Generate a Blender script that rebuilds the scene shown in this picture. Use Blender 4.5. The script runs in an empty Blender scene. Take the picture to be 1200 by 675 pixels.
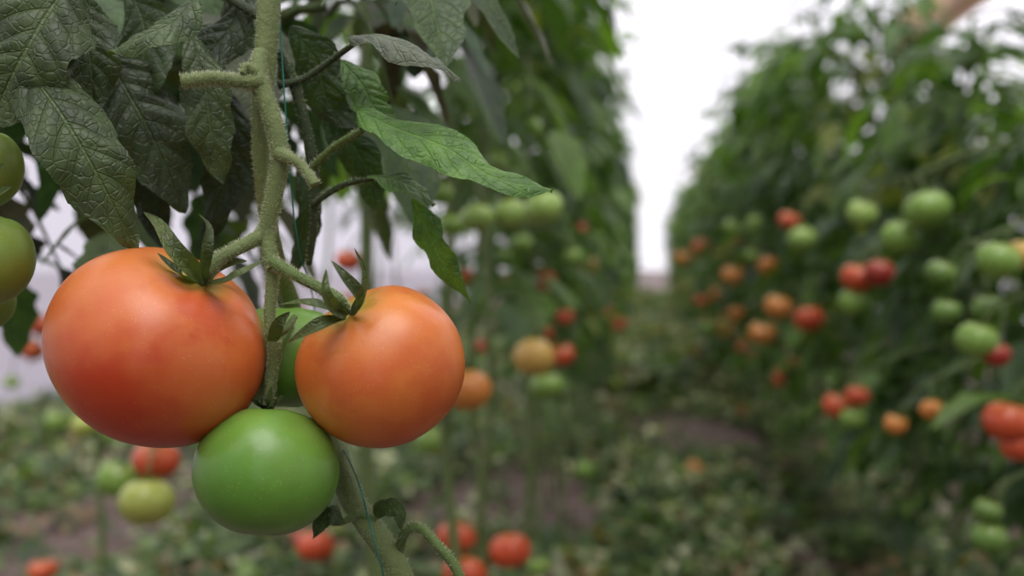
import bpy, math, random
from mathutils import Vector, Matrix, Euler
random.seed(7)
scene = bpy.context.scene
scene.view_settings.view_transform = 'Standard'
scene.view_settings.look = 'None'

# ------------------------------------------------------------------ camera
CAM = Vector((0, 0, 0.95))
EUL = Euler((math.radians(90 - 1.84), 0, math.radians(7.57)), 'XYZ')
ROT = EUL.to_matrix()
F = 1166.7
cd = bpy.data.cameras.new('camera'); cam = bpy.data.objects.new('camera', cd)
scene.collection.objects.link(cam); scene.camera = cam
cam.location = CAM; cam.rotation_euler = EUL
cd.lens = 35; cd.sensor_width = 36; cd.clip_start = 0.02; cd.clip_end = 300
cd.dof.use_dof = True; cd.dof.focus_distance = 0.395; cd.dof.aperture_fstop = 5.2
cd.dof.aperture_blades = 9

def S(px, py, d):
    """surveyed point: bearing measured in the photo, true distance d (m)"""
    return CAM + ROT @ Vector(((px - 600) / F * d, -(py - 337.5) / F * d, -d))
D0 = 0.41
def H(px, py, w=0):
    return S(px, py, D0 + w / 1000)
MM = D0 / F   # metres per measured unit at the hero truss
VIEW = (ROT @ Vector((0, 0, 1))).normalized()
RIGHT = (ROT @ Vector((1, 0, 0))).normalized()
UP = (ROT @ Vector((0, 1, 0))).normalized()

# ------------------------------------------------------------------ materials
def sl(c):
    f = lambda v: v / 12.92 if v <= 0.04045 else ((v + 0.055) / 1.055) ** 2.4
    return tuple(f(x / 255) for x in c) + (1,)

class NT:
    def __init__(s, name):
        s.m = bpy.data.materials.new(name); s.m.use_nodes = True
        s.t = s.m.node_tree; s.t.nodes.clear()
        s.out = s.n('ShaderNodeOutputMaterial')
    def n(s, ty, **kw):
        x = s.t.nodes.new(ty)
        for k, v in kw.items(): setattr(x, k, v)
        return x
    def l(s, a, b): s.t.links.new(a, b)
    def val(s, sock, v):
        if hasattr(v, 'is_linked') or isinstance(v, bpy.types.NodeSocket): s.l(v, sock)
        else: sock.default_value = v
    def math(s, op, a, b=0.0, clamp=False):
        x = s.n('ShaderNodeMath', operation=op, use_clamp=clamp)
        s.val(x.inputs[0], a); s.val(x.inputs[1], b); return x.outputs[0]
    def mix(s, f, a, b, mode='MIX'):
        x = s.n('ShaderNodeMix', data_type='RGBA', blend_type=mode)
        s.val(x.inputs[0], f); s.val(x.inputs[6], a); s.val(x.inputs[7], b); return x.outputs[2]
    def noise(s, vec, scale, detail=3, rough=0.5):
        x = s.n('ShaderNodeTexNoise'); x.inputs['Scale'].default_value = scale
        x.inputs['Detail'].default_value = detail; x.inputs['Roughness'].default_value = rough
        if vec: s.l(vec, x.inputs['Vector'])
        return x.outputs['Fac']
    def rng(s, v, a, b, c=0.0, d=1.0, smooth=True):
        x = s.n('ShaderNodeMapRange'); x.interpolation_type = 'SMOOTHSTEP' if smooth else 'LINEAR'
        s.val(x.inputs[0], v)
        for i, q in zip((1, 2, 3, 4), (a, b, c, d)): x.inputs[i].default_value = q
        return x.outputs[0]
    def bump(s, h, st, dist):
        x = s.n('ShaderNodeBump'); x.inputs['Strength'].default_value = st
        x.inputs['Distance'].default_value = dist; s.l(h, x.inputs['Height']); return x.outputs[0]
    def pr(s, col, rough, normal=None, **kw):
        p = s.n('ShaderNodeBsdfPrincipled'); s.val(p.inputs['Base Color'], col)
        s.val(p.inputs['Roughness'], rough)
        if normal: s.l(normal, p.inputs['Normal'])
        for k, v in kw.items(): s.val(p.inputs[k.replace('_', ' ')], v)
        return p.outputs[0]
    def done(s, sh): s.l(sh, s.out.inputs[0]); return s.m

def leaf_mat(name, hero):
    N = NT(name)
    a = N.n('ShaderNodeAttribute', attribute_name='Col').outputs['Color']
    if hero: a = N.mix(1, a, (1.28, 1.26, 1.2, 1), 'MULTIPLY')
    oc = N.n('ShaderNodeTexCoord').outputs['Object']
    nz = N.noise(oc, 90 if hero else 14, 4)
    col = N.mix(N.rng(nz, .3, .7, 0, 1), N.mix(1, a, (.68, .70, .66, 1), 'MULTIPLY'), N.mix(1, a, (1.35, 1.32, 1.12, 1), 'MULTIPLY'))
    normal = None
    if hero:
        uv = N.n('ShaderNodeUVMap', uv_map='UVMap').outputs[0]
        sp = N.n('ShaderNodeSeparateXYZ'); N.l(uv, sp.inputs[0])
        au = N.math('ABSOLUTE', sp.outputs[0])
        t2 = N.math('MULTIPLY', N.math('SUBTRACT', sp.outputs[1], N.math('MULTIPLY', au, .13)), 8.0)
        fr = N.math('PINGPONG', t2, .5)
        side = N.rng(fr, 0, .06, 1, 0)
        side = N.math('MULTIPLY', side, N.rng(au, .5, 1.0, 1, .2))
        mid = N.rng(au, .015, .07, 1, 0)
        v = N.math('MAXIMUM', side, mid)
        vor = N.n('ShaderNodeTexVoronoi', feature='DISTANCE_TO_EDGE'); vor.inputs['Scale'].default_value = 260
        N.l(oc, vor.inputs['Vector'])
        ret = N.rng(vor.outputs['Distance'], 0, .12, 1, 0)
        col = N.mix(N.math('MULTIPLY', v, .55), col, N.mix(1, a, (2.3, 2.2, 2.0, 1), 'MULTIPLY'))
        col = N.mix(N.math('MULTIPLY', ret, .18), col, N.mix(1, a, (1.9, 1.9, 1.8, 1), 'MULTIPLY'))
        h = N.math('ADD', N.math('MULTIPLY', v, -1.0), N.math('MULTIPLY', ret, -.35))
        h = N.math('ADD', h, N.math('MULTIPLY', N.noise(oc, 400, 2), .4))
        normal = N.bump(h, .75, .0011)
    p = N.pr(col, .44, normal, Specular_IOR_Level=.45)
    tr = N.n('ShaderNodeBsdfTranslucent'); N.l(N.mix(1, col, (1.5, 1.7, .5, 1), 'MULTIPLY'), tr.inputs[0])
    ms = N.n('ShaderNodeMixShader'); ms.inputs[0].default_value = .22 if hero else .36
    N.l(p, ms.inputs[1]); N.l(tr.outputs[0], ms.inputs[2])
    return N.done(ms.outputs[0])

def stem_mat():
    N = NT('stem_green')
    a = N.n('ShaderNodeAttribute', attribute_name='Col').outputs['Color']
    oc = N.n('ShaderNodeTexCoord').outputs['Object']
    nz = N.noise(oc, 120, 4)
    col = N.mix(nz, N.mix(1, a, (.6, .6, .55, 1), 'MULTIPLY'), N.mix(1, a, (1.35, 1.3, 1.2, 1), 'MULTIPLY'))
    return N.done(N.pr(col, .55, N.bump(N.noise(oc, 500, 4, .7), .8, .001), Specular_IOR_Level=.35))

def fruit_mat():
    N = NT('fruit_skin')
    a = N.n('ShaderNodeAttribute', attribute_name='Col').outputs['Color']
    oc = N.n('ShaderNodeTexCoord').outputs['Object']
    nz = N.noise(oc, 18, 2)
    col = N.mix(nz, N.mix(1, a, (.7, .72, .7, 1), 'MULTIPLY'), N.mix(1, a, (1.2, 1.3, 1.2, 1), 'MULTIPLY'))
    return N.done(N.pr(col, .27))

def hero_tomato_mat(name, c_top, c_mid, c_low, c_sh, seed, speck=.25, rough=.33, split=0.0, blot=2.6, red=None, sh_r=.021, yel=None):
    N = NT(name)
    oc = N.n('ShaderNodeTexCoord').outputs['Object']
    mp = N.n('ShaderNodeMapping'); mp.inputs['Location'].default_value = (seed, seed * .7, 0); N.l(oc, mp.inputs[0])
    v = mp.outputs[0]
    sp = N.n('ShaderNodeSeparateXYZ'); N.l(oc, sp.inputs[0])
    zz = N.math('MULTIPLY', sp.outputs[2], 22.0)     # -1..1 along fruit axis
    nz = N.noise(v, 20, 3, .5)
    k = N.math('ADD', zz, N.math('MULTIPLY', N.math('SUBTRACT', nz, .5), blot))
    low = N.rng(k, split - .42, split + .42, 1, 0)
    col = N.mix(low, c_mid, c_low)
    col = N.mix(N.rng(k, .35, 1.2, 0, 1), col, c_top)
    if red:
        rp = N.math('MULTIPLY', N.rng(N.noise(v, 30, 4, .6), .49, .61, 0, 1), .55)
        col = N.mix(rp, col, red)
    if yel:
        mp2 = N.n('ShaderNodeMapping'); mp2.inputs['Location'].default_value = (seed + 5, 2, 3); N.l(oc, mp2.inputs[0])
        yp = N.math('MULTIPLY', N.rng(N.noise(mp2.outputs[0], 24, 3, .5), .48, .68, 0, 1), .5)
        col = N.mix(yp, col, yel)
    rr = N.math('SQRT', N.math('ADD', N.math('POWER', sp.outputs[0], 2), N.math('POWER', sp.outputs[1], 2)))
    sh = N.math('MULTIPLY', N.rng(rr, .003, sh_r, 1, 0), N.rng(sp.outputs[2], .005, .015, 0, 1))
    col = N.mix(N.math('MULTIPLY', sh, .85), col, c_sh)
    vor = N.n('ShaderNodeTexVoronoi'); vor.inputs['Scale'].default_value = 620; N.l(v, vor.inputs['Vector'])
    dots = N.rng(vor.outputs['Distance'], .10, .24, 1, 0)
    dots = N.math('MULTIPLY', dots, N.rng(N.noise(v, 160, 2), .45, .62, 0, 1))
    col = N.mix(N.math('MULTIPLY', dots, speck), col, N.mix(.5, col, (1, .85, .55, 1)))
    col = N.mix(N.rng(N.noise(v, 75, 5, .7), .3, .7, 0, .3), col, N.mix(1, col, (1.12, 1.45, 1.25, 1), 'MULTIPLY'))
    bp = N.bump(N.noise(v, 900, 2), .13, .0004)
    p = N.pr(col, rough, bp, Subsurface_Weight=.05, Subsurface_Scale=.004, Specular_IOR_Level=.55)
    return N.done(p)

M_LEAF = leaf_mat('leaf_blurred', False)
M_HLEAF = leaf_mat('leaf_veined', True)
M_STEM = stem_mat()
M_FRUIT = fruit_mat()
def plain(name, c, r=.6, **kw):
    N = NT(name); oc = N.n('ShaderNodeTexCoord').outputs['Object']
    nz = N.noise(oc, 30, 3)
    col = N.mix(nz, tuple(x * .8 for x in c[:3]) + (1,), tuple(min(1, x * 1.15) for x in c[:3]) + (1,))
    return N.done(N.pr(col, r, **kw))
M_HAIR = plain('stem_hair', sl((190, 196, 156)), .5)
M_TWINE = plain('twine_teal', sl((24, 112, 98)), .6)
MATS = [M_STEM, M_LEAF, M_FRUIT, M_HLEAF, M_HAIR, M_TWINE]
STEM, LEAF, FRUIT, HLEAF, HAIR, TWINE = range(6)

# ------------------------------------------------------------------ mesh builder
class MB:
    def __init__(s): s.v = []; s.f = []; s.m = []; s.c = []; s.uv = []
    def add(s, vs, fs, mat, col, uvs=None):
        o = len(s.v); s.v += vs
        s.f += [tuple(i + o for i in f) for f in fs]; s.m += [mat] * len(fs)
        s.c += col if isinstance(col, list) else [tuple(col[:3])] * len(vs)
        s.uv += uvs if uvs else [(0.5, 0.5)] * len(vs)
    def mesh(s, name, origin=Vector((0, 0, 0))):
        me = bpy.data.meshes.new(name)
        me.from_pydata([tuple(Vector(p) - origin) for p in s.v], [], s.f)
        used = sorted(set(s.m)); rm = {u: i for i, u in enumerate(used)}
        for u in used: me.materials.append(MATS[u])
        me.polygons.foreach_set('material_index', [rm[x] for x in s.m])
        me.polygons.foreach_set('use_smooth', [True] * len(s.f))
        ca = me.color_attributes.new('Col', 'FLOAT_COLOR', 'POINT')
        fl = []
        for c in s.c: fl += [c[0], c[1], c[2], 1.0]
        ca.data.foreach_set('color', fl)
        ul = me.uv_layers.new(name='UVMap')
        vi = [0] * len(me.loops); me.loops.foreach_get('vertex_index', vi)
        fl = []
        for i in vi: fl += s.uv[i]
        ul.data.foreach_set('uv', fl)
        me.update(); return me
    def obj(s, name, origin=Vector((0, 0, 0)), parent=None):
        ob = bpy.data.objects.new(name, s.mesh(name, origin)); ob.location = origin
        scene.collection.objects.link(ob)
        if parent: ob.parent = parent; ob.matrix_parent_inverse = Matrix.Translation(parent.location).inverted()
        return ob

def cr(pts, t):
    """catmull-rom through list of Vectors/floats, t in 0..1"""
    n = len(pts) - 1
    x = min(max(t, 0), 1) * n; i = min(int(x), n - 1); u = x - i
    p1, p2 = pts[i], pts[i + 1]
    p0 = pts[i - 1] if i > 0 else p1 + (p1 - p2)
    p3 = pts[i + 2] if i + 2 <= n else p2 + (p2 - p1)
    return 0.5 * ((2 * p1) + (p2 - p0) * u + (2 * p0 - 5 * p1 + 4 * p2 - p3) * u * u + (3 * p1 - p0 - 3 * p2 + p3) * u ** 3)

def tube(mb, pts, rad, mat=STEM, col=(.1, .15, .05), n=10, seg=24, wob=0.0, hairs=0, hl=.0014):
    pts = [Vector(p) for p in pts]
    rad = [float(r) for r in (rad if isinstance(rad, (list, tuple)) else [rad, rad])]
    vs = []; up = None; rings = []
    for i in range(seg + 1):
        t = i / seg; p = cr(pts, t)
        tg = (cr(pts, min(1, t + .01)) - cr(pts, max(0, t - .01))).normalized()
        if up is None:
            up = tg.orthogonal().normalized()
        up = (up - tg * up.dot(tg)).normalized(); b = tg.cross(up)
        x = t * (len(rad) - 1); k = min(int(x), len(rad) - 2); r = rad[k] + (rad[k + 1] - rad[k]) * (x - k)
        if wob: r *= 1 + random.uniform(-wob, wob)
        rings.append((p, up.copy(), b, r, tg))
        for j in range(n):
            a = 2 * math.pi * j / n
            vs.append(p + (up * math.cos(a) + b * math.sin(a)) * r)
    fs = []
    for i in range(seg):
        for j in range(n):
            fs.append((i * n + j, i * n + (j + 1) % n, (i + 1) * n + (j + 1) % n, (i + 1) * n + j))
    fs.append(tuple(range(n - 1, -1, -1))); fs.append(tuple(seg * n + j for j in range(n)))
    mb.add(vs, fs, mat, col)
    for _ in range(hairs):
        i = random.randrange(seg); p, u, b, r, tg = rings[i]; q = rings[i + 1]
        k = random.random(); p = p.lerp(q[0], k); r = r + (q[3] - r) * k
        a = random.uniform(0, 2 * math.pi); o = u * math.cos(a) + b * math.sin(a)
        side = tg * .00009; L = hl * random.uniform(.5, 1.3)
        d = (o + tg * random.uniform(-.35, .35) + u * random.uniform(-.2, .2)).normalized()
        s2 = tg.cross(o) * .00009
        b0 = p + o * r * .97
        mb.add([b0 - side, b0 + side, b0 + s2, b0 + d * L], [(0, 1, 3), (1, 2, 3), (2, 0, 3)], HAIR, (.5, .5, .4))

def blade(mb, pts, hw, nrm, nt=10, ns=1, lob=.3, nl=4, fold=.25, curl=0.0, puff=0.0, mat=LEAF, col=(.06, .12, .03), prof=.8, fwd=.08, wave=0.0, twist=0.0):
    pts = [Vector(p) for p in pts]; nrm = Vector(nrm).normalized()
    L = sum((pts[i + 1] - pts[i]).length for i in range(len(pts) - 1))
    ph = random.uniform(0, 1); ph2 = random.uniform(0, 6)
    vs = []; uvs = []
    for i in range(nt + 1):
        t = i / nt
        tg = (cr(pts, min(1, t + .02)) - cr(pts, max(0, t - .02))).normalized()
        sd = tg.cross(nrm)
        if sd.length < 1e-4: sd = tg.orthogonal()
        sd.normalize()
        if twist: sd = Matrix.Rotation(twist * t, 3, tg) @ sd
        nn = sd.cross(tg).normalized()
        if nn.dot(nrm) < 0 and not twist: nn = -nn
        base = max(0.0, math.sin(math.pi * min(1, t) ** prof)) ** .75
        c = cr(pts, t)
        for j in range(-ns, ns + 1):
            s = j / ns; sg = 1 if s >= 0 else -1
            tt = (t * nl + (ph if sg > 0 else ph * .6 + .3)) % 1.0
            if mat == HLEAF:
                big = .5 - .5 * math.cos(2 * math.pi * tt)
                saw = .75 * big + .25 * ((t * nl * 2.7 + ph) % 1.0)
            else: saw = tt
            w = hw * base * (1 - lob * (1 - saw))
            p = c + sd * (s * w) + tg * (abs(s) ** 2 * fwd * L * base * .6)
            z = fold * abs(s) * w - curl * s * s * w
            if puff:
                z += puff * hw * (abs(math.sin(math.pi * 8 * (t - .13 * abs(s)))) - .4) * math.sin(math.pi * min(1, abs(s) * 1.0)) * base
            if wave: z += wave * hw * s * s * math.sin(t * 14 + ph2 + sg * 1.3)
            vs.append(p + nn * z); uvs.append((s, t))
    W = 2 * ns + 1; fs = []
    for i in range(nt):
        for j in range(2 * ns):
            fs.append((i * W + j, i * W + j + 1, (i + 1) * W + j + 1, (i + 1) * W + j))
    k = random.uniform(.75, 1.25)
    mb.add(vs, fs, mat, tuple(x * k for x in col[:3]), uvs)

def fruit(mb, c, r, col, axis=Vector((0, 0, 1)), flat=.86, n=18, m=12, mat=FRUIT, calyx=True, ccol=(.06, .11, .03)):
    q = Vector((0, 0, 1)).rotation_difference(axis.normalized()); R = q.to_matrix(); c = Vector(c)
    vs = []; fs = []
    ph = random.uniform(0, 6); flat *= random.uniform(.92, 1.06); lb = random.uniform(.015, .05); nlb = random.choice((3, 4, 5))
    for i in range(m + 1):
        a = math.pi * i / m; sn = math.sin(a)
        for j in range(n):
            th = 2 * math.pi * j / n
            rho = r * sn * (1 + lb * math.cos(nlb * th + ph))
            z = r * flat * math.cos(a) - (r * .16 * math.exp(-(sn / .35) ** 2) if a < math.pi / 2 else -r * .04 * math.exp(-(sn / .3) ** 2))
            vs.append(c + R @ Vector((rho * math.cos(th), rho * math.sin(th), z)))
    for i in range(m):
        for j in range(n):
            fs.append((i * n + j, (i + 1) * n + j, (i + 1) * n + (j + 1) % n, i * n + (j + 1) % n))
    # ripening: colour turns greener / paler towards the shoulder
    cols = []
    for i in range(m + 1):
        k = max(0, math.cos(math.pi * i / m)) ** 2 * .35
        cc = tuple(col[q_] * (1 - k) + (.35, .30, .07)[q_] * k for q_ in range(3)); cols += [cc] * n
    mb.add(vs, fs, mat, cols)
    if calyx:
        for j in range(5):
            th = 2 * math.pi * j / 5 + ph
            d = R @ Vector((math.cos(th), math.sin(th), 0)); u = R @ Vector((0, 0, 1)); t0 = c + u * r * flat * .82
            blade(mb, [t0, t0 + d * r * .35 + u * r * .16, t0 + d * r * .75 + u * r * .12], r * .1, u, nt=4, lob=0, col=ccol)

def G(): # background leaf colour
    k = random.random()
    a = Vector((.026, .064, .016)); b = Vector((.130, .230, .048))
    c = a.lerp(b, k ** 1.6)
    if random.random() < .06: c = Vector((.21, .25, .07))
    return tuple(c)

def compound(mb, base, out, length, droop, lf=9, col=None, mat=LEAF, nt=7, ns=1, xs=1.0, size=1.0):
    """tomato leaf: rachis + lobed leaflets"""
    base = Vector(base); out = Vector(out).normalized()
    pts = []
    for i in range(5):
        t = i / 4
        q = out * (length * (t - .12 * t * t)) + Vector((0, 0, 1)) * (length * (.22 * t - droop * t * t))
        q.x *= xs; pts.append(base + q)
    tube(mb, pts, [.0035, .001], STEM, (.07, .11, .03), n=4, seg=5)
    side = out.cross(Vector((0, 0, 1))).normalized()
    col = col or G()
    k = (lf - 1) // 2
    for i in range(k):
        t = .28 + .62 * i / max(1, k - 1)
        p = cr(pts, t); tg = (cr(pts, min(1, t + .05)) - p).normalized()
        for s in (-1, 1):
            L = length * size * random.uniform(.24, .38) * (1 - .25 * abs(t - .6)) * (.55 if i % 2 else 1)
            d = (side * s * 1.0 + tg * random.uniform(.3, .7) + Vector((0, 0, random.uniform(-.7, .15)))).normalized()
            nr = Vector((random.uniform(-.4, .4), random.uniform(-.4, .4), 1)) + out * .3
            p1 = p + d * L * .12
            blade(mb, [p1, p1 + d * L * .5, p1 + d * L + Vector((0, 0, -L * random.uniform(.1, .45)))], L * random.uniform(.24, .33), nr,
                  nt=nt, ns=ns, lob=.5 if mat == LEAF else .3, nl=3.5, fold=random.uniform(-.1, .35), col=col, mat=mat)
    p = pts[-1]; tg = (pts[-1] - pts[-2]).normalized(); L = length * .36 * size
    blade(mb, [p, p + tg * L * .5, p + tg * L + Vector((0, 0, -L * .25))], L * .33, Vector((0, 0, 1)) + out * .4, nt=nt, ns=ns, lob=.45 if mat == LEAF else .3, nl=3.5, col=col, mat=mat)

C_GREEN = [(.17, .29, .055), (.22, .34, .08), (.13, .24, .045)]
C_RIPE = [(.54, .10, .03), (.57, .17, .04), (.50, .07, .025), (.54, .24, .055)]

# ------------------------------------------------------------------ generic plants
def plant_mesh(seed, h, zmin, nleaf, trusses, xs=.66, length=(.20, .34), low_sparse=True, green=.5):
    random.seed(seed); mb = MB()
    st = [Vector((random.uniform(-.03, .03), random.uniform(-.03, .03), h * i / 6)) for i in range(7)]; st[0] = Vector((0, 0, -.02))
    tube(mb, st, [.009, .008, .005], STEM, (.12, .17, .06), n=7, seg=20)
    for i in range(nleaf):
        t = (i + random.uniform(.1, .9)) / nleaf
        if low_sparse: t = t ** .8
        z = zmin + (h - zmin) * t
        a = i * 2.4 + random.uniform(-.5, .5)
        out = Vector((math.cos(a), math.sin(a), random.uniform(-.1, .35)))
        compound(mb, cr(st, z / h), out, random.uniform(*length), random.uniform(.15, .75), xs=xs)
    for z in trusses:
        a = random.choice((0, math.pi)) + random.uniform(-.7, .7)
        b = cr(st, z / h); o = Vector((math.cos(a), math.sin(a), 0))
        pk = [b, b + o * .06 + Vector((0, 0, .01)), b + o * .13 - Vector((0, 0, .05)), b + o * .16 - Vector((0, 0, .13))]
        tube(mb, pk, [.003, .002], STEM, (.1, .15, .05), n=5, seg=6)
        ripe = random.random() > green
        for k in range(random.randint(3, 5)):
            q = cr(pk, .5 + .12 * k); r = random.uniform(.022, .034)
            c = q + Vector((random.uniform(-.035, .035), random.uniform(-.035, .035), -.03))
            fruit(mb, c, r, random.choice(C_RIPE if ripe and random.random() < .75 else C_GREEN), (q + Vector((0, 0, .03)) - c), n=12, m=8)
    return mb.mesh('tomato_plant')

V_NR = [plant_mesh(60 + i, 2.0, 1.14, 32, []) for i in range(2)]                   # nearest, left row: stripped low
V_HI = [plant_mesh(10 + i, 2.0, .80, 44, []) for i in range(3)]                   # near, left row
V_HIF = [plant_mesh(20 + i, 1.95, .50, 50, [.75, 1.1], green=.4) for i in range(3)]          # far, left row
V_LS = [plant_mesh(70 + i, 1.24, .40, 42, []) for i in range(2)]                   # nearest right row, shorter
V_LM = [plant_mesh(75 + i, 1.46, .40, 48, []) for i in range(2)]
V_LO = [plant_mesh(30 + i, 1.66, .38, 54, []) for i in range(2)]                   # near, right row
V_LOF = [plant_mesh(40 + i, 1.82, .32, 56, [.6, 1.0], green=.3) for i in range(4)]      # far, right row
V_TH = [plant_mesh(50 + i, 1.9, 1.05, 20, [.8]) for i in range(2)]                 # sparse
V_SP = plant_mesh(58, 1.75, 1.48, 7, [])
random.seed(99)
def put(me, x, y, s=1.0):
    ob = bpy.data.objects.new('tomato_plant', me)
    ob.location = (x, y, 0); ob.rotation_euler = (0, 0, random.choice((0, math.pi)) + random.uniform(-.2, .2))
    ob.scale = (s, s, s * random.uniform(.94, 1.05)); scene.collection.objects.link(ob)
ROW_END = 21.0
y = 1.15
while y < ROW_END:
    put(random.choice(V_NR if y < 1.9 else V_HI if y < 2.9 else V_HIF), -.31 + random.uniform(-.05, .05) - (.03 if y > 5 else 0), y, random.uniform(.93, 1.07)); y += .32 + (.2 if y > 9 else 0)
y = 1.5
while y < ROW_END:
    put(random.choice(V_LS if y < 2.1 else V_LM if y < 2.9 else V_LO if y < 3.8 else V_LOF), (.69 if y < 4 else .65) + random.uniform(-.07, .07), y, random.uniform(.93, 1.1)); y += .33 + (.2 if y > 9 else 0)
put(V_SP, .80, 1.80)
y = 2.2
while y < 14:
    put(random.choice(V_TH), -1.25 + random.uniform(-.06, .06), y); y += .75
y = 1.9
while y < 14:
    put(random.choice(V_LOF), 1.75 + random.uniform(-.06, .06), y); y += .55
# the rows continue unseen behind the camera, added to block light from there
for i in range(7): put(random.choice(V_HIF), -.38, -.35 - .42 * i)
for i in range(9): put(random.choice(V_LOF), .82, .75 - .42 * i)
for i in range(6): put(random.choice(V_HIF), -1.3, .9 - .55 * i)

# ------------------------------------------------------------------ surveyed trusses in the rows
g1, g2, g3 = (.20, .32, .06), (.29, .41, .10), (.12, .21, .04)
rd, rdd, og, yo, yg = (.57, .075, .025), (.33, .03, .018), (.60, .20, .045), (.58, .34, .09), (.40, .42, .09)
groupsL = [   # (cluster, near-face factor)
 ([(560, 255, 44, g2), (598, 250, 42, g2), (637, 244, 49, g2), (530, 262, 36, g1), (515, 225, 36, g1)], .044),
 ([(622, 152, 32, g1), (655, 180, 24, g3), (600, 103, 22, g2)], .036),
 ([(560, 205, 26, g3), (585, 190, 28, g1)], .036),
 ([(626, 418, 52, yo), (658, 415, 34, rd), (641, 452, 42, g1)], .068),
 ([(548, 457, 58, og), (508, 515, 46, g1)], .068),
 ([(640, 330, 30, rd), (662, 371, 24, rd), (640, 390, 24, rd)], .055),
 ([(545, 325, 28, rd), (568, 405, 24, rd)], .055),
 ([(612, 285, 28, g1), (590, 300, 24, g3), (672, 300, 24, g1)], .044),
 ([(408, 305, 34, rd)], .068),
 ([(725, 380, 20, rd), (712, 365, 16, og)], .068),
 ([(685, 550, 26, g1), (690, 585, 18, g3)], .068),
 ([(597, 645, 52, rd), (535, 630, 50, rd), (545, 672, 55, rd), (632, 662, 28, g1)], .068),
 ([(370, 640, 48, rd), (355, 628, 30, rdd)], .068),
 ([(140, 560, 54, g1), (183, 538, 58, rd), (172, 588, 66, yg)], .068),
 ([(40, 412, 28, rd), (14, 448, 20, g1)], .068),
 ([(68, 492, 32, g1), (100, 498, 36, yg)], .068),
 ([(50, 668, 36, rd)], .068),
]
groupsR = [
 [(1005, 325, 42, rd), (1030, 320, 38, rdd), (1000, 353, 38, g1)],
 [(948, 374, 38, rd), (912, 360, 36, og), (893, 390, 34, og)],
 [(1088, 246, 56, g1), (1055, 278, 48, g1), (1010, 250, 38, g2)],
 [(1104, 320, 40, g3), (1110, 365, 38, g3), (1158, 362, 42, g3)],
 [(1170, 305, 54, g1), (1200, 298, 44, yo)],
 [(1145, 398, 50, g1), (1168, 415, 34, rdd)],
 [(1182, 494, 60, rd), (1194, 522, 44, rd)],
 [(982, 475, 38, rd), (1005, 464, 32, rd), (1000, 490, 34, g1)],
 [(1050, 497, 30, og), (1092, 480, 30, og)],
 [(925, 258, 28, rd), (940, 280, 36, g2)],
 [(885, 262, 24, g2), (858, 266, 24, g1)],
 [(822, 291, 26, rd), (800, 302, 22, og)],
 [(858, 322, 28, og), (900, 312, 28, og), (880, 300, 20, g1)],
 [(850, 385, 28, yo), (830, 382, 20, g1), (862, 368, 22, og)],
 [(840, 345, 20, og), (822, 352, 18, rd)],
 [(1160, 630, 44, g3), (1158, 598, 36, g3)],
]
def truss(g, right, kf=.068):
    mb = MB(); cs = []
    for (px, py, dm, col) in g:
        if right: d = min(9, max(1.2, .405 * F / max(12, px - 755)))
        else: d = min(6, kf * F / dm)
        cs.append([px, py, dm, col, d])
    dmean = sum(c[4] for c in cs) / len(cs)
    pos = []
    for c in cs:
        d = c[4] * .35 + dmean * .65
        p = S(c[0], c[1], d); r = max(10, c[2] - 2) * .5 * d / F
        pos.append((p, r, c[3]))
    cx = sum((p for p, r, c in pos), Vector()) / len(pos)
    top = max(p.z + r for p, r, c in pos)
    rowx = .70 if right else (-.34 if cx.x > -.75 else cx.x - .08)
    anchor = Vector((cx.x + (rowx - cx.x) * .8, cx.y + .05, top + .08)); hub = Vector((cx.x * .9 + anchor.x * .1, cx.y, top + .02))
    tube(mb, [anchor, (anchor + hub) / 2 + Vector((0, 0, .015)), hub], [.004, .003], STEM, (.12, .17, .06), n=6, seg=8)
    for p, r, c in pos:
        ax = (hub - p).normalized() * .6 + Vector((0, 0, 1)); ax.normalize()
        fruit(mb, p, r, c, ax, n=22, m=14)
        tube(mb, [hub, (hub + p) / 2 + ax * r * .9, p + ax * r * .7], [.0025, .002], STEM, (.12, .17, .06), n=5, seg=6)
    mb.obj('tomato_truss', cx.copy())
for g, kf in groupsL: truss(g, False, kf)
for g in groupsR: truss(g, True)
# fallen fruit on the path
for px, py, dm, col in ((815, 549, 24, og), (872, 482, 20, rd)):
    dirv = S(px, py, 1) - CAM; k = (0.045 - CAM.z) / dirv.z
    mb = MB(); p = CAM + dirv * k; fruit(mb, p, .04, col, Vector((.5, -.3, .8)), n=20, m=14); mb.obj('fallen_tomato', p)

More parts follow.
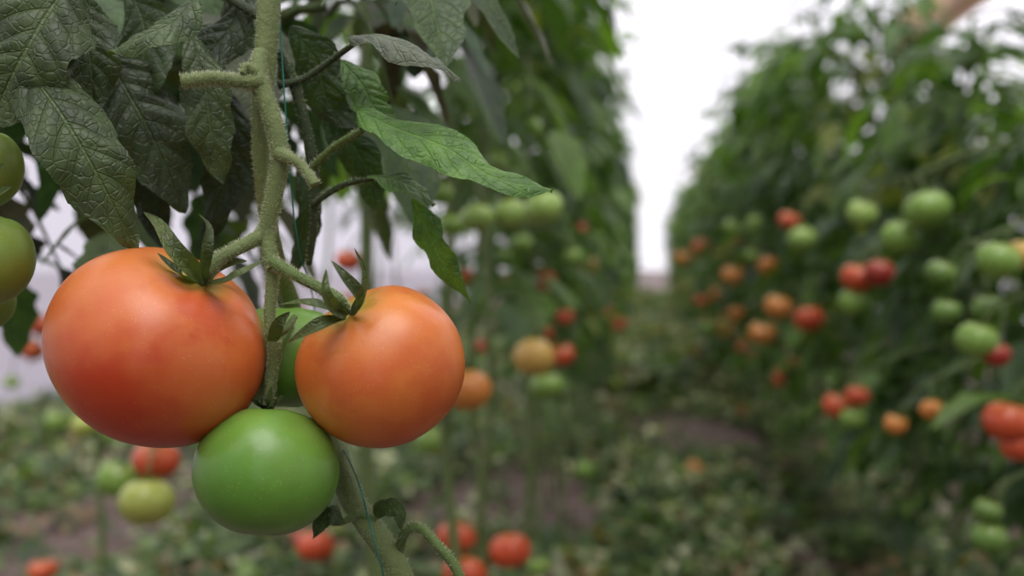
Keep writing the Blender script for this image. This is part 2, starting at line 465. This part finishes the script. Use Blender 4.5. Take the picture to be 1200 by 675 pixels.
# ------------------------------------------------------------------ ground
def ground_mat():
    N = NT('soil'); oc = N.n('ShaderNodeTexCoord').outputs['Object']
    n1 = N.noise(oc, 1.3, 5, .6); n2 = N.noise(oc, 14, 5, .7); n3 = N.noise(oc, 60, 4, .7)
    c = N.mix(n2, (.080, .054, .047, 1), (.25, .185, .165, 1))
    c = N.mix(N.math('MULTIPLY', N.rng(n1, .45, .65), .3), c, (.055, .075, .03, 1))
    c = N.mix(N.rng(n3, .45, .75, 0, .5), c, (.06, .045, .035, 1))
    h = N.math('ADD', N.math('MULTIPLY', n2, .6), N.math('MULTIPLY', n3, .4))
    return N.done(N.pr(c, .95, N.bump(h, .8, .03), Specular_IOR_Level=.1))
gm = ground_mat()
def grid_obj(name, x0, x1, y0, y1, nx, ny, fn, mat):
    vs = [(x0 + (x1 - x0) * i / nx, y0 + (y1 - y0) * j / ny, 0) for j in range(ny + 1) for i in range(nx + 1)]
    vs = [(a, b, fn(a, b)) for a, b, _ in vs]
    fs = [(j * (nx + 1) + i, j * (nx + 1) + i + 1, (j + 1) * (nx + 1) + i + 1, (j + 1) * (nx + 1) + i) for j in range(ny) for i in range(nx)]
    me = bpy.data.meshes.new(name); me.from_pydata(vs, [], fs); me.materials.append(mat)
    me.polygons.foreach_set('use_smooth', [True] * len(fs)); ob = bpy.data.objects.new(name, me); scene.collection.objects.link(ob); return ob
def gh(x, y): return .018 * math.sin(x * 5.1 + math.sin(y * 1.7)) * math.sin(y * 2.3 + x) - .015
grid_obj('ground', -40, 40, -10, 70, 4, 4, lambda x, y: -.06, gm)
grid_obj('floor', -4.0, 3.6, -4.2, 24, 150, 400, gh, gm)

def weeds(name, n, x0, x1, y0, y1, seed, dens, scale=1.0, tall=.11, pw=1.6):
    random.seed(seed); mb = MB(); k = 0
    while k < n:
        x = random.uniform(x0, x1); y = y0 + (y1 - y0) * random.random() ** pw
        if random.random() > dens(x, y): continue
        k += 1; z = gh(x, y)
        s = random.uniform(.7, 1.6) * scale
        q = random.random()
        base = Vector((.035, .072, .022)).lerp(Vector((.16, .235, .085)), random.random() ** 1.5)
        if q < .16: base = Vector((.38, .40, .28))
        elif q < .25: base = Vector((.22, .15, .09))
        hgt = random.uniform(.01, tall)
        for i in range(random.randint(4, 7)):
            a = random.uniform(0, 6.28); d = Vector((math.cos(a), math.sin(a), 0)); L = random.uniform(.03, .075) * s
            p = Vector((x, y, z)) + d * random.uniform(0, .04) + Vector((0, 0, random.uniform(0, hgt)))
            sd = Vector((-d.y, d.x, random.uniform(-.5, .5))) * L * .34
            mid = p + d * L * .5 + Vector((0, 0, L * random.uniform(.1, .5))); tip = p + d * L + Vector((0, 0, random.uniform(-.2, .3) * L))
            kk = random.uniform(.7, 1.35)
            mb.add([p, mid - sd, mid + sd, tip, mid + Vector((0, 0, -.15 * L))], [(0, 1, 4), (0, 4, 2), (1, 3, 4), (4, 3, 2)], LEAF, tuple(base * kk))
    return mb.obj(name)
def dens(x, y):
    d = .8
    d *= .06 + .94 * min(1, max(0, .5 + 1.6 * math.sin(x * 3.3 + 1.0 + math.sin(y * 1.1)) * math.sin(y * 1.9 + .6) + .45))
    if .42 < x < .62 and y < 4.8: d *= .12
    if -.35 < x < -.12 and 3.2 < y < 4.0: d *= .2
    return d
weeds('ground_weeds', 9500, -1.6, 1.5, 1.8, 13, 5, dens)
weeds('ground_weeds', 3500, -3.9, -1.2, 2.0, 12, 6, lambda x, y: .15 if -2.2 < x < -1.3 and y < 4.6 else .8)
weeds('ground_weeds', 2600, -.35, .75, 6.5, 22, 8, lambda x, y: 1, 1.9, .28, 1.1)

# ------------------------------------------------------------------ greenhouse
def film(name, fac, c):
    N = NT(name); oc = N.n('ShaderNodeTexCoord').outputs['Object']
    nz = N.noise(oc, 1.5, 4)
    col = N.mix(nz, tuple(x * .9 for x in c) + (1,), tuple(c) + (1,))
    tl = N.n('ShaderNodeBsdfTranslucent'); N.l(col, tl.inputs[0])
    tp = N.n('ShaderNodeBsdfTransparent'); tp.inputs[0].default_value = (.98, .97, 1, 1)
    ms = N.n('ShaderNodeMixShader'); ms.inputs[0].default_value = fac
    N.l(tp.outputs[0], ms.inputs[1]); N.l(tl.outputs[0], ms.inputs[2]); return N.done(ms.outputs[0])
M_ROOF = film('roof_film', .18, (.92, .90, .97)); M_SIDE = film('side_film', .74, (.76, .74, .86))
XL, XR, HW, HT, YF = -3.9, 3.5, 1.7, 3.3, -4.0
def sheet(name, pr, mat):
    vs = [(x, yy, z) for yy in (YF, 22.5) for x, z in pr]; n = len(pr)
    fs = [(i, i + 1, n + i + 1, n + i) for i in range(n - 1)]
    me = bpy.data.meshes.new(name); me.from_pydata(vs, [], fs); me.materials.append(mat)
    me.polygons.foreach_set('use_smooth', [True] * len(fs)); ob = bpy.data.objects.new(name, me); scene.collection.objects.link(ob)
arch = [((XL + XR) / 2 - (XR - XL) / 2 * math.cos(math.pi * i / 24), HW + (HT - HW) * math.sin(math.pi * i / 24)) for i in range(25)]
sheet('ceiling', arch, M_ROOF)
sheet('wall_left', [(XL, -.1), (XL, HW)], M_SIDE)
sheet('wall_right', [(XR, -.1), (XR, HW)], M_SIDE)
pr = [(XL, -.1)] + arch + [(XR, -.1)]
for nm, yy, mt in (('wall_back', 22.5, M_ROOF), ('wall_front', YF, M_SIDE)):  # wall_front: unseen end wall, added to cut light from behind the camera
    me = bpy.data.meshes.new(nm)
    me.from_pydata([(x, yy, z) for x, z in pr], [], [tuple(range(len(pr)))]); me.materials.append(mt)
    scene.collection.objects.link(bpy.data.objects.new(nm, me))
M_PIPE = plain('galvanised_pipe', (.75, .74, .80, 1), .4, Metallic=.2)
M_WOOD = plain('weathered_wood', sl((235, 188, 150)), .7)
MATS += [M_PIPE, M_WOOD]
for k in range(6):
    mb = MB(); yy = .3 + 4.4 * k
    tube(mb, [Vector((x, yy, z)) for x, z in ([(XL + .04, -.05)] + [(a * .985, b - .03) for a, b in arch[::2]] + [(XR - .06, -.05)])], [.016, .016], 6, (.5, .5, .5), n=8, seg=64)
    mb.obj('greenhouse_hoop', Vector((0, yy, 0)))
mb = MB(); x, z, a, b = 1.95, 2.60, .09, .12
vs = [Vector((x + i * a, yy, z + j * b)) for yy in (-2, 7.9) for i, j in ((-1, -1), (1, -1), (1, 1), (-1, 1))]
mb.add(vs, [(0, 1, 5, 4), (1, 2, 6, 5), (2, 3, 7, 6), (3, 0, 4, 7), (0, 3, 2, 1), (4, 5, 6, 7)], 7, (.5, .4, .3)); mb.obj('wooden_purlin', Vector((x, 3, z)))

# ------------------------------------------------------------------ hero plant
random.seed(3)
hero = bpy.data.objects.new('tomato_plant_fruiting', None); hero.location = H(330, 400, 30); scene.collection.objects.link(hero)
SC = tuple(x for x in sl((112, 128, 80))[:3]); SC2 = tuple(x for x in sl((92, 114, 62))[:3]); SD = tuple(x for x in sl((52, 66, 38))[:3])
HO = hero.location.copy()
def px(n): return n * MM

def hero_fruit(name, cx, cy, w, r, flat, ax, mat, lob=.02, dim=.17, nl=5, ph=0.0):
    c = H(cx, cy, w); R_ = r * MM * (D0 + w / 1000) / D0
    me = bpy.data.meshes.new(name); vs = []; fs = []; n, m = 96, 64
    for i in range(m + 1):
        a = math.pi * i / m; sn = math.sin(a)
        for j in range(n):
            th = 2 * math.pi * j / n
            top = max(0, math.cos(a))
            rho = R_ * sn ** .94 * (1 + lob * (.35 + top) * math.cos(nl * th + ph) + lob * .5 * math.cos(2 * th + 1))
            z = R_ * flat * math.cos(a)
            if a < math.pi / 2: z -= R_ * dim * math.exp(-(sn / .38) ** 2) * (1 + .25 * math.cos(nl * th + ph) * min(1, sn * 3))
            else: z += R_ * .03 * math.exp(-(sn / .25) ** 2)
            vs.append((rho * math.cos(th), rho * math.sin(th), z))
    for i in range(m):
        for j in range(n): fs.append((i * n + j, (i + 1) * n + j, (i + 1) * n + (j + 1) % n, i * n + (j + 1) % n))
    me.from_pydata(vs, [], fs); me.materials.append(mat); me.polygons.foreach_set('use_smooth', [True] * len(fs))
    ob = bpy.data.objects.new(name, me); scene.collection.objects.link(ob)
    axis = (RIGHT * ax[0] + UP * ax[1] + VIEW * ax[2]).normalized()
    ob.rotation_mode = 'QUATERNION'; ob.rotation_quaternion = Vector((0, 0, 1)).rotation_difference(axis)
    ob.parent = hero; ob.location = c - HO
    return c, R_, axis
M_T1 = hero_tomato_mat('tomato_skin_ripening', sl((220, 140, 78)), sl((214, 108, 54)), sl((196, 66, 32)), sl((168, 158, 68)), 1.3, split=-.05, red=sl((196, 62, 34)), yel=sl((220, 128, 66)))
M_T2 = hero_tomato_mat('tomato_skin_orange', sl((226, 144, 74)), sl((220, 118, 54)), sl((208, 92, 42)), sl((150, 146, 56)), 4.1, split=-.45, red=sl((208, 88, 44)), sh_r=.023, yel=sl((224, 132, 64)))
M_T3 = hero_tomato_mat('tomato_skin_green', sl((148, 180, 92)), sl((110, 152, 60)), sl((88, 132, 46)), sl((110, 150, 50)), 7.7, speck=.3, split=-.2, blot=1.8, rough=.3, yel=sl((132, 164, 74)))
M_T4 = hero_tomato_mat('tomato_skin_pale_green', sl((162, 174, 88)), sl((134, 152, 66)), sl((115, 138, 56)), sl((110, 150, 50)), 9.7, speck=.3, blot=1.5)
hero_fruit('fruit_1', 186, 405, 0, 126, .88, (.50, .82, .22), M_T1, lob=.024, dim=.13, ph=.5)
hero_fruit('fruit_2', 447, 429, 2, 99, .93, (-.46, .82, .33), M_T2, lob=.026, dim=.18, ph=2)
hero_fruit('fruit_3', 313, 551, -4, 84, .905, (.05, .95, -.30), M_T3, lob=.012, dim=.12, ph=1)
hero_fruit('fruit_4', 336, 416, 42, 68, .92, (.05, .95, -.1), M_T3, lob=.012, ph=1)
hero_fruit('fruit_5', -34, 193, 10, 58, .92, (.3, .95, -.1), M_T4, ph=1)
hero_fruit('fruit_6', -28, 300, -5, 65, .93, (.3, .95, -.1), M_T4, ph=1)
hero_fruit('fruit_7', -22, 352, 30, 38, .93, (.3, .95, -.1), M_T4, ph=1)

# stems
mb = MB()
T = lambda pts, r, col=SC, hairs=0, **k: tube(mb, [H(*p) for p in pts], [px(q) for q in r], STEM, col, n=14, seg=40, wob=.04, hairs=hairs, **k)
T([(320, -160, 18), (316, -20, 14), (312, 60, 12), (306, 130, 14), (308, 200, 20), (320, 290, 32), (340, 350, 62), (350, 400, 74), (375, 480, 62), (395, 530, 42), (412, 585, 26), (450, 640, 20), (475, 690, 20), (500, 800, 30), (520, 1200, 40), (520, 1700, 60)], [13, 14, 14, 11, 11, 11, 12, 13, 14, 15, 15, 15, 15, 15, 15, 15], SC, 7000)
T([(306, 60, 8), (303, 92, 4), (318, 135, 2), (328, 180, 2), (322, 225, 3), (314, 262, 4), (308, 278, 4)], [8, 12, 10.5, 11, 10.5, 10, 9], SC, 3000)
T([(304, 96, 2), (280, 95, -4), (248, 92, -8), (212, 96, -12)], [10, 7.5, 7, 7.5, 8], SC, 1300)      # cut petiole
T([(296, 84, 0), (288, 78, -3), (284, 86, -5)], [8, 5, 3], SC, 150)
T([(326, 180, 0), (345, 188, -4), (358, 200, -6), (370, 217, -8)], [9, 6, 5, 6], SC, 700)         # stub
T([(310, 274, 4), (285, 288, -2), (258, 302, -8), (246, 316, -10), (241, 331, -6)], [9, 8, 7.5, 8.5, 6], SC, 1200)    # pedicel to fruit 1
T([(312, 272, 4), (316, 300, 2), (322, 314, 0)], [10, 9, 9], SC, 400)
T([(320, 308, 0), (345, 322, -8), (372, 336, -14), (395, 350, -20), (408, 366, -16)], [8, 6.5, 6, 7.5, 6], SC2, 1100)  # to fruit 2
T([(321, 308, 2), (318, 340, 2), (316, 380, 0), (322, 410, 2), (318, 440, 4), (316, 470, 4), (314, 490, 6)], [8, 7, 7, 8, 6, 6, 5], SC, 1600)
T([(318, 395, 4), (335, 385, 10), (345, 372, 20)], [6, 5, 4], SC2, 200)
T([(326, 60, 22), (348, 110, 26), (366, 190, 30), (368, 260, 34), (362, 310, 40)], [6, 7, 7, 5, 4], SD, 500)
T([(362, 200, 28), (392, 172, 20), (425, 152, 10)], [5, 4.5, 4], SC2, 200)
T([(366, 240, 30), (400, 218, 24), (440, 208, 20)], [4, 4, 3], SD, 120)
T([(326, 100, 20), (360, 90, 24), (400, 62, 18), (420, 48, 10)], [5, 4, 3], SD, 120)
T([(306, 20, 30), (250, -10, 34), (180, -20, 30), (90, -20, 4)], [7, 5, 4], SD, 200)
T([(440, 610, 20), (420, 603, 18), (400, 612, 16), (385, 612, 14)], [6, 5, 4, 3], SC2, 200)
T([(468, 645, 20), (474, 625, 14), (490, 618, 10), (512, 638, 6), (535, 668, 4), (552, 720, 4)], [6, 6, 6, 6, 6], SC2, 500)
T([(-60, 60, 20), (-40, 120, 14), (-25, 150, 10)], [6, 6, 5], SC2, 100)
mb.obj('stem', HO, hero)

# sepals
mb = MB()
SEP = tuple(x for x in sl((70, 84, 52))[:3])
def sep(pts, hw, nr=(0, .3, 1), tw=0.0):
    n = RIGHT * nr[0] + UP * nr[1] + VIEW * nr[2]
    blade(mb, [H(*p) for p in pts], px(hw), n, nt=18, ns=2, lob=0, fold=.55, mat=HLEAF, col=SEP, prof=.6, fwd=0, twist=tw)
sep([(240, 334, -8), (222, 314, -22), (203, 292, -28), (186, 264, -24), (168, 248, -16)], 11, (.5, .3, 1))
sep([(241, 334, -10), (236, 318, -22), (240, 290, -28), (243, 266, -24), (232, 250, -18)], 9, (.9, 0, .6))
sep([(240, 334, -10), (262, 332, -24), (285, 320, -26), (312, 304, -18)], 9, (0, .9, .6))
sep([(240, 332, -2), (256, 316, -4), (274, 308, -4), (290, 306, -2)], 8, (0, .6, .9))
sep([(238, 334, -4), (216, 326, -16), (200, 312, -18), (184, 296, -14)], 7, (0, 1, .4))
sep([(406, 370, -22), (388, 360, -36), (380, 342, -42), (382, 315, -38)], 9, (.8, .2, .8))
sep([(408, 368, -20), (418, 348, -34), (404, 326, -40), (388, 305, -38)], 9, (.6, .4, .9))
sep([(412, 368, -18), (428, 348, -28), (430, 318, -30), (415, 290, -26)], 8, (-.9, 0, .6))
sep([(404, 370, -20), (380, 362, -32), (355, 356, -32), (328, 357, -26)], 9, (0, .9, .5))
sep([(404, 374, -22), (378, 380, -36), (355, 392, -34), (334, 405, -26)], 8, (0, .5, .9))
sep([(318, 400, -4), (326, 380, -10), (340, 365, -10)], 8, (.5, .4, .9))
for q in ((300, 468), (334, 462), (318, 452), (290, 460)):
    sep([(314, 486, 6), ((314 + q[0]) / 2, 474, 0), (q[0], q[1], -2)], 7, (0, .8, .6))
for q in ((5, 190), (-20, 225), (15, 218)):
    sep([(-28, 240, -10), ((q[0] - 28) / 2, (q[1] + 240) / 2, -20), (q[0], q[1], -22)], 8)
mb.obj('sepals', HO, hero)

# leaves
mb = MB()
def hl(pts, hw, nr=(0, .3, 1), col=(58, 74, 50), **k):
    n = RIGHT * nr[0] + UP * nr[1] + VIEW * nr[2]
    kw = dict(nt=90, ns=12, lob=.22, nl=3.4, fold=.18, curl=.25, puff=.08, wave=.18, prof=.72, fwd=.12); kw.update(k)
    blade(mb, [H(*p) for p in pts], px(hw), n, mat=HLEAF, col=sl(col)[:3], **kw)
hl([(90, -30, 0), (60, 10, -8), (30, 60, -14), (5, 110, -12), (-10, 150, -8)], 62, (.2, .4, 1), (66, 80, 54), curl=.4)
hl([(20, 70, -4), (58, 115, -14), (95, 172, -18), (128, 232, -14), (158, 293, -4)], 50, (.5, .3, 1), (68, 84, 54), curl=.35, lob=.16)
hl([(70, -20, 20), (95, 30, 16), (107, 80, 14), (108, 135, 16)], 42, (.3, .2, 1), (56, 70, 46))
hl([(235, -10, 8), (205, 25, 0), (168, 42, -4), (125, 62, 4)], 30, (0, .8, .8), (68, 84, 56), curl=.5)
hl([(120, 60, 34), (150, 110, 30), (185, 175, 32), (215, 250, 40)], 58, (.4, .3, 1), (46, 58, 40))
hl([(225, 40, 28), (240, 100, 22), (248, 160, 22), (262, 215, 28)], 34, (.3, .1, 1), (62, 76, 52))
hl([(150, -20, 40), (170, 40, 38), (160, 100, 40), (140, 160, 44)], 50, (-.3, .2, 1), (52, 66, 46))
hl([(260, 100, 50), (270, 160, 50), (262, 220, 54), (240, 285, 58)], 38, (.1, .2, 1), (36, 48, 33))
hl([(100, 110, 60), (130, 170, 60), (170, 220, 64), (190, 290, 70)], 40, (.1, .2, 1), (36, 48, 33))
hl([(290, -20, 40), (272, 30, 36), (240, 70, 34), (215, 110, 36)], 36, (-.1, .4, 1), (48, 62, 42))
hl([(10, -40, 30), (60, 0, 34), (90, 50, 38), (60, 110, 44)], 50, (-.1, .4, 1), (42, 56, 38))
# right-hand leaves
hl([(408, 44, 8), (440, 42, 0), (478, 56, -6), (512, 72, -6), (542, 94, 2)], 25, (-.1, 1, .55), (80, 88, 78), curl=.6)
hl([(418, 128, 14), (462, 150, 4), (520, 172, -4), (580, 208, -8), (648, 222, -4)], 40, (-.35, 1, .55), (76, 110, 52), curl=.3, lob=.22, nl=4)
hl([(400, 70, 30), (425, 100, 26), (438, 125, 24), (470, 150, 26)], 26, (-.3, .7, .8), (58, 84, 42))
hl([(430, 206, 18), (460, 210, 12), (490, 222, 10), (510, 240, 14)], 24, (-.1, 1, .5), (68, 98, 46))
hl([(482, 232, 22), (500, 270, 18), (520, 310, 18), (552, 356, 24)], 24, (-.7, .2, .8), (62, 94, 42))
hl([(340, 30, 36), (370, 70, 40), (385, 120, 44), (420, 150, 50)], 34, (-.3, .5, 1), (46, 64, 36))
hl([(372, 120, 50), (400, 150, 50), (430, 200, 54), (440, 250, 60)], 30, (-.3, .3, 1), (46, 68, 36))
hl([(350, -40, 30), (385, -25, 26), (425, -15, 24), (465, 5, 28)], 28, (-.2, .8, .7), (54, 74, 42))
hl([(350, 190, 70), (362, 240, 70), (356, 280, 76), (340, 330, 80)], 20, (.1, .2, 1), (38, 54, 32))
hl([(405, 612, 16), (392, 604, 10), (378, 610, 8), (366, 632, 8)], 14, (0, .6, .8), (62, 80, 50), nt=30, ns=6)
hl([(440, 608, 20), (448, 596, 12), (466, 598, 8), (470, 622, 8)], 12, (0, .3, 1), (62, 80, 50), nt=30, ns=6)
mb.obj('leaves', HO, hero)

# more foliage of the same plant behind
mb = MB(); random.seed(12)
for i in range(64):
    ppx = random.uniform(-160, 430); ppy = random.uniform(-160, 180); w = random.uniform(170, 480)
    if ppx > 350 and ppy > 40: continue
    b = H(ppx, ppy, w)
    a = random.uniform(0, 6.28)
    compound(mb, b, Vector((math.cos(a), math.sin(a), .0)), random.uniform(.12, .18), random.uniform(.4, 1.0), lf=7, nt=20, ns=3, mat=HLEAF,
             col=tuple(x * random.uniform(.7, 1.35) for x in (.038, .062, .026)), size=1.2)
mb.obj('foliage', HO, hero)

# support twine
mb = MB()
tube(mb, [H(*p) for p in [(318, -150, 30), (330, 60, 16), (336, 150, 14), (342, 230, 20), (352, 300, 30), (366, 345, 84), (385, 480, 84), (418, 560, 4), (432, 610, 2), (446, 660, 2), (470, 760, 30)]], [px(1.0), px(1.0)], TWINE, (.1, .4, .4), n=6, seg=90)
mb.obj('twine', HO, hero)

# ------------------------------------------------------------------ light
w = bpy.data.worlds.new('World'); scene.world = w; w.use_nodes = True
t = w.node_tree; bg = t.nodes['Background']
tc = t.nodes.new('ShaderNodeTexCoord'); nz = t.nodes.new('ShaderNodeTexNoise'); nz.inputs['Scale'].default_value = 2.0
cr_ = t.nodes.new('ShaderNodeMix'); cr_.data_type = 'RGBA'
cr_.inputs[6].default_value = (.89, .87, .93, 1); cr_.inputs[7].default_value = (1, .98, .99, 1)
t.links.new(tc.outputs['Generated'], nz.inputs['Vector']); t.links.new(nz.outputs['Fac'], cr_.inputs[0]); t.links.new(cr_.outputs[2], bg.inputs[0])
bg.inputs[1].default_value = 1.38
sd = bpy.data.lights.new('sun', 'SUN'); so = bpy.data.objects.new('sun', sd); scene.collection.objects.link(so)
sd.energy = 2.0; sd.angle = math.radians(42); sd.color = (1, .985, .95)
so.rotation_euler = Vector((-.12, .48, -1.0)).to_track_quat('-Z', 'Y').to_euler()
